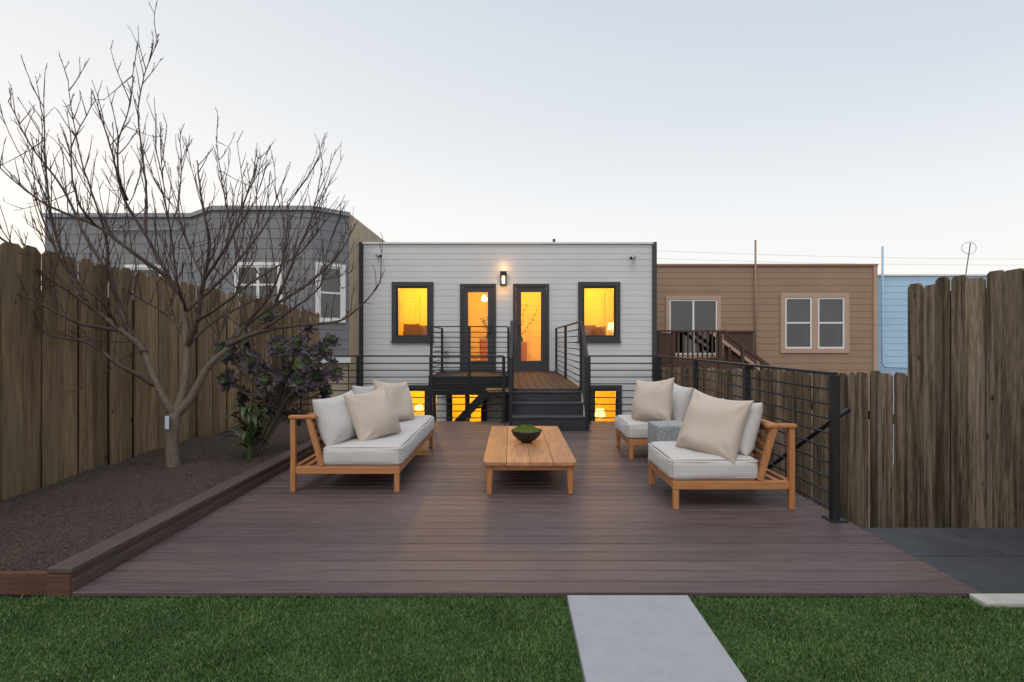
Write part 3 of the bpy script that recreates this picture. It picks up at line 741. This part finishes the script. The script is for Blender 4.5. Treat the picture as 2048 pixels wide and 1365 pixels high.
def seating(name,lab,cat,loc,W,ncush,rz,seed,backs,group=None):
    t=thing(name,lab,cat,loc,group,rz)
    hw=W/2
    def b(mb,nm,m,bev=.005): return mb.build(nm,m,t,world=False,bevel=bev)
    for s in (-1,1):
        ye=s*(hw-.03)
        b(MB().box(.448,.495,ye-.023,ye+.023,0,.163),'leg','teakz')
        b(MB().box(-.5,-.453,ye-.023,ye+.023,0,.665),'leg','teakz')
        b(MB().box(-.452,.5,ye-.023,ye+.023,.165,.232),'end_rail','teakx')
        b(MB().box(-.515,-.27,ye-.032,ye+.032,.667,.70),'arm_cap','teakx',.01)
        b(MB().bar((-.335,ye,.665),(-.215,ye,.234),.046,.05,(0,1,0)),'back_support','teakz')
    b(MB().box(.447,.495,-hw+.06,hw-.06,.165,.23),'front_rail','teaky')
    b(MB().box(-.495,-.45,-hw+.06,hw-.06,.165,.23),'rear_rail','teaky')
    for k in range(6):
        f=.1+k*.165
        x=-.335+.12*(1-f)-.0; z=.237+f*.43
        b(MB().box(x-.035,x-.013,-hw+.056,hw-.056,z-.022,z+.022),'back_slat','teaky',.003)
    b(MB().box(-.37,-.31,-hw+.056,hw-.056,.667,.70),'top_rail','teaky')
    for k in range(7):
        x=-.4+k*.125
        b(MB().box(x-.03,x+.03,-hw+.058,hw-.058,.195,.215),'seat_slat','teaky',.003)
    cw=(W-.02)/ncush
    for k in range(ncush):
        y0=-hw+.01+k*cw
        mb=MB(); rbox(mb,-.215,.515,y0+.004,y0+cw-.004,.228,.415,.055,.022,9,seed+k*7,.006)
        o=mb.build('seat_cushion','fabgray',t,world=False); merge(o,.0005)
        for zz in (.262,.388):
            x0,x1,ya,yb=-.213,.513,y0+.006,y0+cw-.006; r=.05
            pts=[]
            for cx,cy,a0 in ((x1-r,yb-r,0),(x0+r,yb-r,90),(x0+r,ya+r,180),(x1-r,ya+r,270)):
                for i in range(5): a=R(a0+i*22.5); pts.append((cx+r*math.cos(a),cy+r*math.sin(a),zz))
            pts.append(pts[0])
            MB().tube(pts,.0045,5,False).build('piping','fabgray',o,smooth=True)
    for (x,y,z,w,h,th,yaw,tilt,roll) in backs:
        o=pillow_mb(w,h,th,pmat((x,y,z),yaw,tilt,roll),seed+y*3,24,.07,.016).build('back_cushion','fabgray',t,world=False); merge(o)
    return t
seating('sofa','teak two-seat sofa with light grey cushions on the left of the deck','sofa',(-1.525,5.835,.001),2.09,2,0,1,
    [(-.15,-.68,.63,.66,.48,.28,-16,20,3),(-.15,.42,.63,.76,.48,.28,-4,20,-4)])
seating('lounge_chair','teak armless lounge chair nearest the camera, against the right railing','chair',(1.815,4.69,.001),.80,1,math.pi,5,
    [(-.17,-.03,.625,.66,.47,.28,6,20,3)])
seating('lounge_chair','teak armless lounge chair behind the stone side table, farther from the camera','chair',(1.86,6.5,.001),.80,1,math.pi,9,
    [(-.16,-.02,.625,.66,.47,.28,6,20,-3)])
def throw(c,yaw,tilt,roll,s,lab,seed):
    o=pillow_mb(s,s,.26,pmat(c,yaw,tilt,roll),seed,32,.10,.02).build('throw_pillow','fabbeige'); merge(o)
    tag(o,lab,'pillow')
throw((-1.38,5.22,.66),-36,24,6,.52,'beige square throw pillow at the near end of the sofa',2)
throw((-1.40,6.25,.665),-34,22,-6,.52,'beige square throw pillow at the far end of the sofa',5)
throw((1.74,4.55,.66),222,22,-7,.56,'beige square throw pillow on the near lounge chair',8)
throw((1.68,6.28,.675),218,18,6,.54,'beige square throw pillow on the far lounge chair',11)
# coffee table
t=thing('coffee_table','low rectangular teak coffee table in the middle of the deck','table',(.16,5.68,.001))
mb=MB(); x0,x1,y0,y1=-.42,.42,-1.0,1.0; n=4; w=(x1-x0)/n
def rrect(x0,x1,y0,y1,rc,z0,z1,mb):
    pts=[]
    for (cx,cy,sx_,sy_,r,a0) in ((x0,y0,1,1,rc[0],180),(x1,y0,-1,1,rc[1],270),(x1,y1,-1,-1,rc[2],0),(x0,y1,1,-1,rc[3],90)):
        if r==0: pts.append((cx,cy))
        else:
            for i in range(7): a=R(a0+i*15); pts.append((cx+sx_*r+r*math.cos(a),cy+sy_*r+r*math.sin(a)))
    k=len(pts); mb.add([(p[0],p[1],z0) for p in pts]+[(p[0],p[1],z1) for p in pts],[tuple(range(k))[::-1],tuple(range(k,2*k))]+[(i,(i+1)%k,(i+1)%k+k,i+k) for i in range(k)])
for i in range(n):
    a=x0+i*w; rr_=.05
    rc=[rr_ if i==0 else 0,rr_ if i==n-1 else 0,rr_ if i==n-1 else 0,rr_ if i==0 else 0]
    rrect(a+(.0014 if i else 0),a+w-(.0014 if i<n-1 else 0),y0,y1,rc,.268,.30,mb)
mb.build('tabletop','tabletop',t,world=False,bevel=.003)
for (a,b,c_,d_) in ((-.36,.36,-.945,-.92),(-.36,.36,.92,.945)): MB().box(a,b,c_,d_,.215,.266).build('apron','teakx',t,world=False,bevel=.003)
for a in (-.385,.36): MB().box(a,a+.025,-.9,.9,.215,.266).build('apron','teaky',t,world=False,bevel=.003)
for sx_ in (-1,1):
    for sy_ in (-1,1):
        cx,cy=sx_*.365,sy_*.93; mb=MB()
        mb.add([(cx-.02,cy-.02,0),(cx+.02,cy-.02,0),(cx+.02,cy+.02,0),(cx-.02,cy+.02,0),(cx-.032,cy-.032,.267),(cx+.032,cy-.032,.267),(cx+.032,cy+.032,.267),(cx-.032,cy+.032,.267)],
               [(0,3,2,1),(4,5,6,7),(0,1,5,4),(1,2,6,5),(2,3,7,6),(3,0,4,7)])
        mb.build('leg','teakz',t,world=False,bevel=.005)
bc=(.155,5.62,.3025)
bo=MB().lathe(bc,[(0,.0),(.055,.0),(.06,.006),(.1,.03),(.14,.07),(.162,.115),(.165,.128),(.158,.128),(.15,.11),(.12,.08),(0,.07)],40).build('bowl','bowl',smooth=True)
tag(bo,'round black bowl on the coffee table','bowl')
mb=MB(); n=28; vs=[];fs=[]
def mz(x,y,r): return .108+.065*(1-(r/.15)**2)+noise.noise((x*22,y*22,1))*.024
for i in range(n//2+1):
    for j in range(n):
        r=.147*i/(n//2); a=2*math.pi*j/n; x=r*math.cos(a);y=r*math.sin(a)
        vs.append((bc[0]+x,bc[1]+y,bc[2]+mz(x,y,r)))
for i in range(n//2):
    for j in range(n): fs.append((i*n+j,i*n+(j+1)%n,(i+1)*n+(j+1)%n,(i+1)*n+j))
mb.add(vs,fs); rr=random.Random(4)
for k in range(6000):
    r=.148*math.sqrt(rr.random()); a=rr.uniform(0,6.283); x=r*math.cos(a);y=r*math.sin(a)
    p=Vector((bc[0]+x,bc[1]+y,bc[2]+mz(x,y,r))); d=Vector((rr.uniform(-1,1),rr.uniform(-1,1),rr.uniform(.6,1.6))).normalized()*rr.uniform(.006,.014); s=Vector((rr.uniform(-1,1),rr.uniform(-1,1),0)).normalized()*.0018
    mb.add([p-s,p+s,p+d],[(0,1,2)])
tag(mb.build('moss','moss'),'mound of green moss filling the black bowl','moss')
mb=MB(); rbox(mb,-.175,.175,-.175,.175,.0,.50,.018,.0,22,3,.004)
t=mb.build('side_table','stone'); merge(t,.0005); t.location=(1.68,5.64,.002); t.rotation_euler=(0,0,R(3))
tag(t,'rough grey stone block side table between the two lounge chairs','side table')

# ------------------------------------------------------------ bare tree
rt=random.Random(42)
def smooth_path(pts,sub=4):
    out=[];n=len(pts)
    for i in range(n-1):
        p0=pts[max(i-1,0)];p1=pts[i];p2=pts[i+1];p3=pts[min(i+2,n-1)]
        for k in range(sub):
            t=k/sub
            out.append(.5*((2*p1)+(-p0+p2)*t+(2*p0-5*p1+4*p2-p3)*t*t+(-p0+3*p1-3*p2+p3)*t**3))
    out.append(pts[-1]); return out
limbs=[ # r0, r1, pts
 (.044,.006,[(350,832,5.3),(318,775,5.25),(288,705,5.2),(240,660,5.1),(170,600,4.95),(90,545,4.8),(20,490,4.7),(-60,430,4.6)]),
 (.048,.005,[(350,832,5.3),(366,770,5.35),(376,690,5.4),(372,620,5.45),(330,550,5.5),(290,470,5.5),(255,400,5.5),(225,310,5.5),(205,230,5.5)]),
 (.034,.005,[(376,690,5.4),(395,640,5.3),(408,560,5.2),(415,480,5.1),(400,400,5.1),(390,320,5.1)]),
 (.05,.006,[(350,832,5.3),(385,792,5.3),(418,738,5.3),(455,690,5.3),(490,650,5.4),(550,610,5.5),(620,560,5.6),(680,500,5.7),(710,450,5.8)]),
 (.03,.004,[(455,690,5.3),(520,662,5.2),(600,655,5.1),(680,640,5.0),(735,605,5.0),(765,560,5.0)]),
 (.028,.004,[(372,620,5.45),(420,580,5.6),(480,520,5.7),(530,450,5.8),(555,380,5.8)]),
 (.034,.004,[(288,705,5.2),(250,640,5.4),(215,560,5.6),(170,470,5.7),(120,380,5.8),(60,290,5.8),(15,200,5.8)]),
 (.026,.004,[(330,550,5.5),(260,500,5.3),(190,450,5.2),(110,415,5.1),(40,370,5.1),(-20,320,5.1)]),
 (.018,.003,[(215,560,5.6),(205,480,5.5),(190,400,5.4),(160,300,5.4),(135,160,5.4)]),
 (.015,.003,[(290,470,5.5),(298,400,5.6),(288,310,5.7),(280,220,5.7),(296,140,5.7),(320,75,5.7)]),
 (.02,.003,[(408,560,5.2),(460,480,5.0),(490,390,5.0),(515,310,5.0)]),
 (.026,.004,[(318,775,5.25),(250,735,5.0),(180,690,4.9),(100,670,4.8),(30,610,4.7),(-40,590,4.6)]),
 (.02,.003,[(550,610,5.5),(590,520,5.4),(625,430,5.4),(650,330,5.4)]),
 (.022,.003,[(170,600,4.95),(115,480,5.0),(95,350,5.1),(88,190,5.1)]),
 (.02,.003,[(490,650,5.4),(540,580,5.2),(570,490,5.1),(575,400,5.1)]),
 (.024,.004,[(240,660,5.1),(150,640,4.8),(60,600,4.6),(-40,560,4.5)]),
 (.022,.004,[(376,690,5.4),(340,640,5.7),(260,590,5.9),(150,520,6.0),(50,450,6.0)]),
 (.02,.003,[(395,640,5.3),(440,610,5.0),(520,560,4.9),(600,500,4.8),(650,450,4.8)]),
 (.02,.003,[(376,690,5.4),(420,650,5.6),(500,600,5.9),(590,580,6.1),(680,545,6.2)]),
 (.014,.003,[(408,560,5.2),(380,500,5.4),(360,420,5.5),(368,340,5.6),(355,260,5.6)]),
 (.013,.003,[(255,400,5.5),(232,350,5.2),(238,280,5.1),(255,200,5.1),(262,120,5.1)]),
 (.014,.003,[(480,520,5.7),(460,440,5.9),(440,360,5.9),(430,270,5.9)]),
 (.014,.003,[(190,450,5.2),(155,400,4.9),(150,300,4.9),(185,200,4.9)]),
 (.016,.003,[(520,662,5.2),(590,620,4.9),(640,570,4.8),(660,500,4.8),(685,430,4.8)]),
 (.014,.003,[(372,620,5.45),(350,560,5.0),(345,480,4.9),(325,400,4.9),(320,320,4.9)]),
 (.016,.003,[(240,660,5.1),(200,600,4.8),(150,560,4.7),(110,490,4.7),(80,430,4.7)]),
 (.016,.003,[(418,738,5.3),(445,660,5.6),(470,580,5.7),(500,500,5.8),(520,430,5.8)]),
]
tree=thing('bare_tree','leafless tree with a wide crown of thin twigs in the planting bed','tree',(-3.405,5.3,.08))
trunk=MB()
tp=[P(351,955,5.3),P(347,935,5.3),P(344,895,5.3),P(346,860,5.3),P(350,826,5.3)]
trunk.tube(smooth_path(tp,4),[.085,.078,.072,.069,.067,.065,.063,.062,.061,.06,.06,.06,.061,.062,.062,.06,.055],12)
br=MB(); tw=MB(); lowb=MB()
def jit(p,a): return p+Vector((rt.uniform(-a,a),rt.uniform(-a,a),rt.uniform(-a,a)))
def shoot(p,d,L_,r,lev):
    n=max(3,int(L_/.07)); pts=[p.copy()]; q=p.copy(); d=d.normalized()
    kids=[]
    for i in range(n):
        d=(d+Vector((rt.uniform(-.09,.09),rt.uniform(-.09,.09),rt.uniform(.0,.14)))).normalized()
        q=q+d*L_/n; pts.append(q.copy())
        if i>=1: kids.append((q.copy(),d.copy(),1-i/n))
    tw.tube(pts,[r*(1-.6*i/n) for i in range(n+1)],4,False)
    for (q,d,f) in kids:
        for _ in range(2):
            e=Vector((rt.uniform(-1,1),rt.uniform(-1,1),rt.uniform(-.2,.8))).normalized()
            s=e.cross(Vector((0,0,1))); s=(s.normalized() if s.length>.01 else Vector((1,0,0)))*.004
            o=q-d*rt.random()*.06
            tw.add([o-s,o+s,o+e*rt.uniform(.01,.02)],[(0,1,2)])
        if lev<2 and rt.random()<(.4 if lev==0 else .2):
            e=(d*.9+Vector((rt.uniform(-1,1),rt.uniform(-1,1),rt.uniform(0,.8)))*.6).normalized()
            shoot(q,e,L_*rt.uniform(.25,.55)*(f*.6+.4),r*.75,lev+1)
for li,(r0,r1,pp) in enumerate(limbs):
    pts=[P(*q) for q in pp]; pts=[pts[0]]+[jit(q,.025) for q in pts[1:]]
    sp=smooth_path(pts,5); n=len(sp)
    sp=[sp[0]]+[jit(q,.004) for q in sp[1:]]
    rs=[r0+(r1-r0)*(i/(n-1))**.7 for i in range(n)]
    if li in (0,1,3):
        k=18; lowb.tube(sp[:k],rs[:k],9,False); br.tube(sp[k-1:],rs[k-1:],7,False)
    else: br.tube(sp,rs,7,False)
    acc=0
    for i in range(1,n):
        seg=(sp[i]-sp[i-1]).length; acc+=seg
        f=i/(n-1)
        main=li in (0,1,3)
        if (main and f<.28) or sp[i].z<1.05: acc=0; continue
        while acc>.082:
            acc-=.082*rt.uniform(.8,1.4)
            out=sp[i]-Vector((-3.2,5.3,sp[i].z)); out=out.normalized() if out.length>.05 else Vector((1,0,0))
            d=Vector((0,0,1))*rt.uniform(.6,1.4)+out*rt.uniform(-.2,.7)+Vector((rt.uniform(-.5,.5),rt.uniform(-.5,.5),0))
            if rt.random()<.08: d.z*=-.3
            h=max(.5,min(1,(sp[i].z-.6)/1.0))
            if sp[i].z>2.9: h*=.6
            if sp[i].x>-1.9: h*=.5
            shoot(sp[i],d,rt.choice((.16,.25,.4,.6,.8))*rt.uniform(.8,1.1)*h,.005,0)
trunk.build('trunk','bark',tree,smooth=True); lowb.build('limb','bark',tree,smooth=True); br.build('branches','branchbark',tree,smooth=True); tw.build('twigs','twig',tree)
q=P(334,843,5.2)
tg=thing('plant_tag','small pale tag hanging from the bare tree trunk','tag',tuple(q))
MB().box(q.x-.02,q.x+.02,q.y-.002,q.y+.002,q.z-.075,q.z+.055).build('card','tag',tg,bevel=.002)
MB().tube([(q.x,q.y,q.z+.05),(q.x+.03,q.y+.03,q.z+.10),(q.x+.06,q.y+.05,q.z+.11)],.002,4).build('string','twig',tg)

# ------------------------------------------------------------ succulent shrub
rs_=random.Random(9)
sh=thing('succulent_shrub','spreading dark purple rosette shrub with lime buds beside the tree','shrub',(-3.02,6.1,.08))
stem=MB(); ros=MB(); cen=MB()
base=Vector((-3.0,6.1,.05))
def leaf(mb,o,d,up,L_,w,curl=.2):
    s=d.cross(up); s=s.normalized() if s.length>.01 else Vector((1,0,0)); nrm=s.cross(d).normalized()
    a=o; b1=o+d*L_*.62+s*w; b2=o+d*L_*.62-s*w; c=o+d*L_+nrm*L_*curl; m=o+d*L_*.62-nrm*w*.35
    mb.add([a,b1,c,b2,m],[(0,1,4),(1,2,4),(2,3,4),(3,0,4)])
def rosette(c,ax,r):
    u=ax.orthogonal().normalized(); v=ax.cross(u)
    for ring,(k,el,l) in enumerate(((10,-10,1.0),(9,14,.92),(7,38,.68))):
        for j in range(k):
            a=2*math.pi*(j+ring*.5)/k+rs_.uniform(-.15,.15); e=R(el+rs_.uniform(-12,12))
            d=(u*math.cos(a)+v*math.sin(a))*math.cos(e)+ax*math.sin(e)
            leaf(ros,c-ax*.01*ring,d,ax,r*l*rs_.uniform(.85,1.1),r*.17,.15)
    for j in range(8):
        a=2*math.pi*j/8; e=R(52); d=(u*math.cos(a)+v*math.sin(a))*math.cos(e)+ax*math.sin(e)
        leaf(cen,c,d,ax,r*.58,r*.13,.1)
cc=Vector((-2.70,6.1,1.06)); placed=[]
tries=0
while len(placed)<50 and tries<9000:
    tries+=1
    p=Vector((rs_.uniform(-1,1),rs_.uniform(-1,1),rs_.uniform(-1,1)))
    if p.length>1 or p.length<.45: continue
    q=cc+Vector((p.x*.72,p.y*.5,p.z*.6))
    if q.z<.68 and (q.x>-2.4 or rs_.random()<.6): continue
    if any((q-o).length<.175 for o in placed): continue
    placed.append(q); ax=(p*.7+Vector((0,-.6,.45))+Vector((rs_.uniform(-.3,.3),rs_.uniform(-.3,.3),0))).normalized(); r=rs_.uniform(.11,.165)
    rosette(q,ax,r)
    hub=cc+Vector((p.x*.2,p.y*.15,-.35+p.z*.1))
    stem.tube(smooth_path([base+Vector((p.x*.06,p.y*.06,0)),hub,(hub+q)/2+Vector((0,0,-.03)),q],3),[.02]*3+[.015]*3+[.012]*4,5,False)
stem.build('stem','bark',sh)
nr=len(ros.f); ros.add(cen.v,cen.f)
fo=ros.build('foliage','purple',sh); fo.data.materials.append(M['greenleaf'])
mi=[0]*nr+[1]*(len(ros.f)-nr); fo.data.polygons.foreach_set('material_index',mi)
for (px,py,Y,h) in ((482,668,5.75,.10),(597,725,5.55,.13),(522,632,5.95,.09)):
    o=P(px,py+15,Y); bud=MB()
    for k in range(200):
        f=rs_.random(); a=rs_.uniform(0,6.283); rr_=.042*(1-f)**.7+.006; p=o+Vector((rr_*math.cos(a),rr_*math.sin(a),f*h))
        d=Vector((math.cos(a),math.sin(a),.8)).normalized(); leaf(bud,p,d,Vector((0,0,1)),.018,.005)
    bud.build('flower_bud','limeleaf',sh)
bp=thing('leafy_plant','low plant with broad arching green leaves under the purple shrub','plant',(-2.92,5.75,.08))
def arch(mb,base,ang,L_,w,rise,droop):
    n=7; prev=None
    for i in range(n+1):
        t=i/n; p=base+Vector((math.cos(ang)*L_*t,math.sin(ang)*L_*t,rise*math.sin(t*math.pi*.62)-droop*t*t))
        ww=w*math.sin(math.pi*min(1,.08+.92*t))**.8*(1 if t<.98 else .1)
        s=Vector((-math.sin(ang),math.cos(ang),0))*ww
        cur=(p-s+Vector((0,0,ww*.4)),p,p+s+Vector((0,0,ww*.4)))
        if prev: 
            o=len(mb.v); mb.v+= [tuple(x) for x in (*prev,*cur)]; mb.f+=[(o,o+1,o+4,o+3),(o+1,o+2,o+5,o+4)]
        prev=cur
mb=MB()
for k in range(30):
    a=rs_.uniform(0,6.283); arch(mb,Vector((-2.95,5.9,.14+rs_.uniform(0,.42))),a,rs_.uniform(.16,.30),rs_.uniform(.03,.055),rs_.uniform(.12,.28),rs_.uniform(.04,.18))
merge(mb.build('leaves','greenleaf',bp),.0002)
MB().tube([(-2.95,5.9,.05),(-2.94,5.9,.6)],.02,6).build('stem','greenleaf',bp)

# ------------------------------------------------------------ camera, sky, light
cam=bpy.data.cameras.new('camera'); cam.lens=F/2048*36; cam.sensor_width=36; cam.clip_end=1000
co=bpy.data.objects.new('camera',cam); C.objects.link(co); co.location=(0,0,EYE); co.rotation_euler=(R(90),0,0); S.camera=co
w=bpy.data.worlds.new('World'); S.world=w; w.use_nodes=True; nt=w.node_tree; bg=nt.nodes['Background']
tc=nt.nodes.new('ShaderNodeTexCoord'); sep=nt.nodes.new('ShaderNodeSeparateXYZ'); nt.links.new(tc.outputs['Generated'],sep.inputs[0])
zz=sep.outputs[2]; xx=sep.outputs[0]
base=ramp(nt,zz,[(0,(1.0,.92,.82)),(.10,(1.0,.96,.91)),(.22,(.96,.95,.94)),(.38,(.86,.87,.885)),(.55,(.75,.785,.83)),(1,(.84,.87,.92))])
cool=ramp(nt,zz,[(0,(.98,.93,.88)),(.10,(.96,.95,.93)),(.22,(.87,.89,.92)),(.38,(.68,.74,.81)),(.55,(.56,.64,.745)),(1,(.78,.82,.88))])
f=math_(nt,'ADD',math_(nt,'MULTIPLY',xx,.8),.5)
cl=nt.nodes.new('ShaderNodeClamp'); nt.links.new(f,cl.inputs[0])
col=mix(nt,cl.outputs[0],base,cool)
nt.links.new(col,bg.inputs[0]); bg.inputs[1].default_value=1.0
sk=nt.nodes.new('ShaderNodeTexSky'); sk.sky_type='NISHITA'; sk.sun_disc=False; sk.sun_elevation=R(3); sk.sun_rotation=R(-40)
bg2=nt.nodes.new('ShaderNodeBackground'); nt.links.new(sk.outputs[0],bg2.inputs[0]); bg2.inputs[1].default_value=.01
ad=nt.nodes.new('ShaderNodeAddShader'); nt.links.new(bg.outputs[0],ad.inputs[0]); nt.links.new(bg2.outputs[0],ad.inputs[1]); nt.links.new(ad.outputs[0],nt.nodes['World Output'].inputs[0])
sl=bpy.data.lights.new('sky_fill','SUN'); sl.energy=1.25; sl.angle=R(40); sl.color=(1,.965,.925)  # broad fill added from behind the camera as extra sky light
so=bpy.data.objects.new('sky_fill',sl); C.objects.link(so); so.rotation_euler=(R(36),0,R(-14))
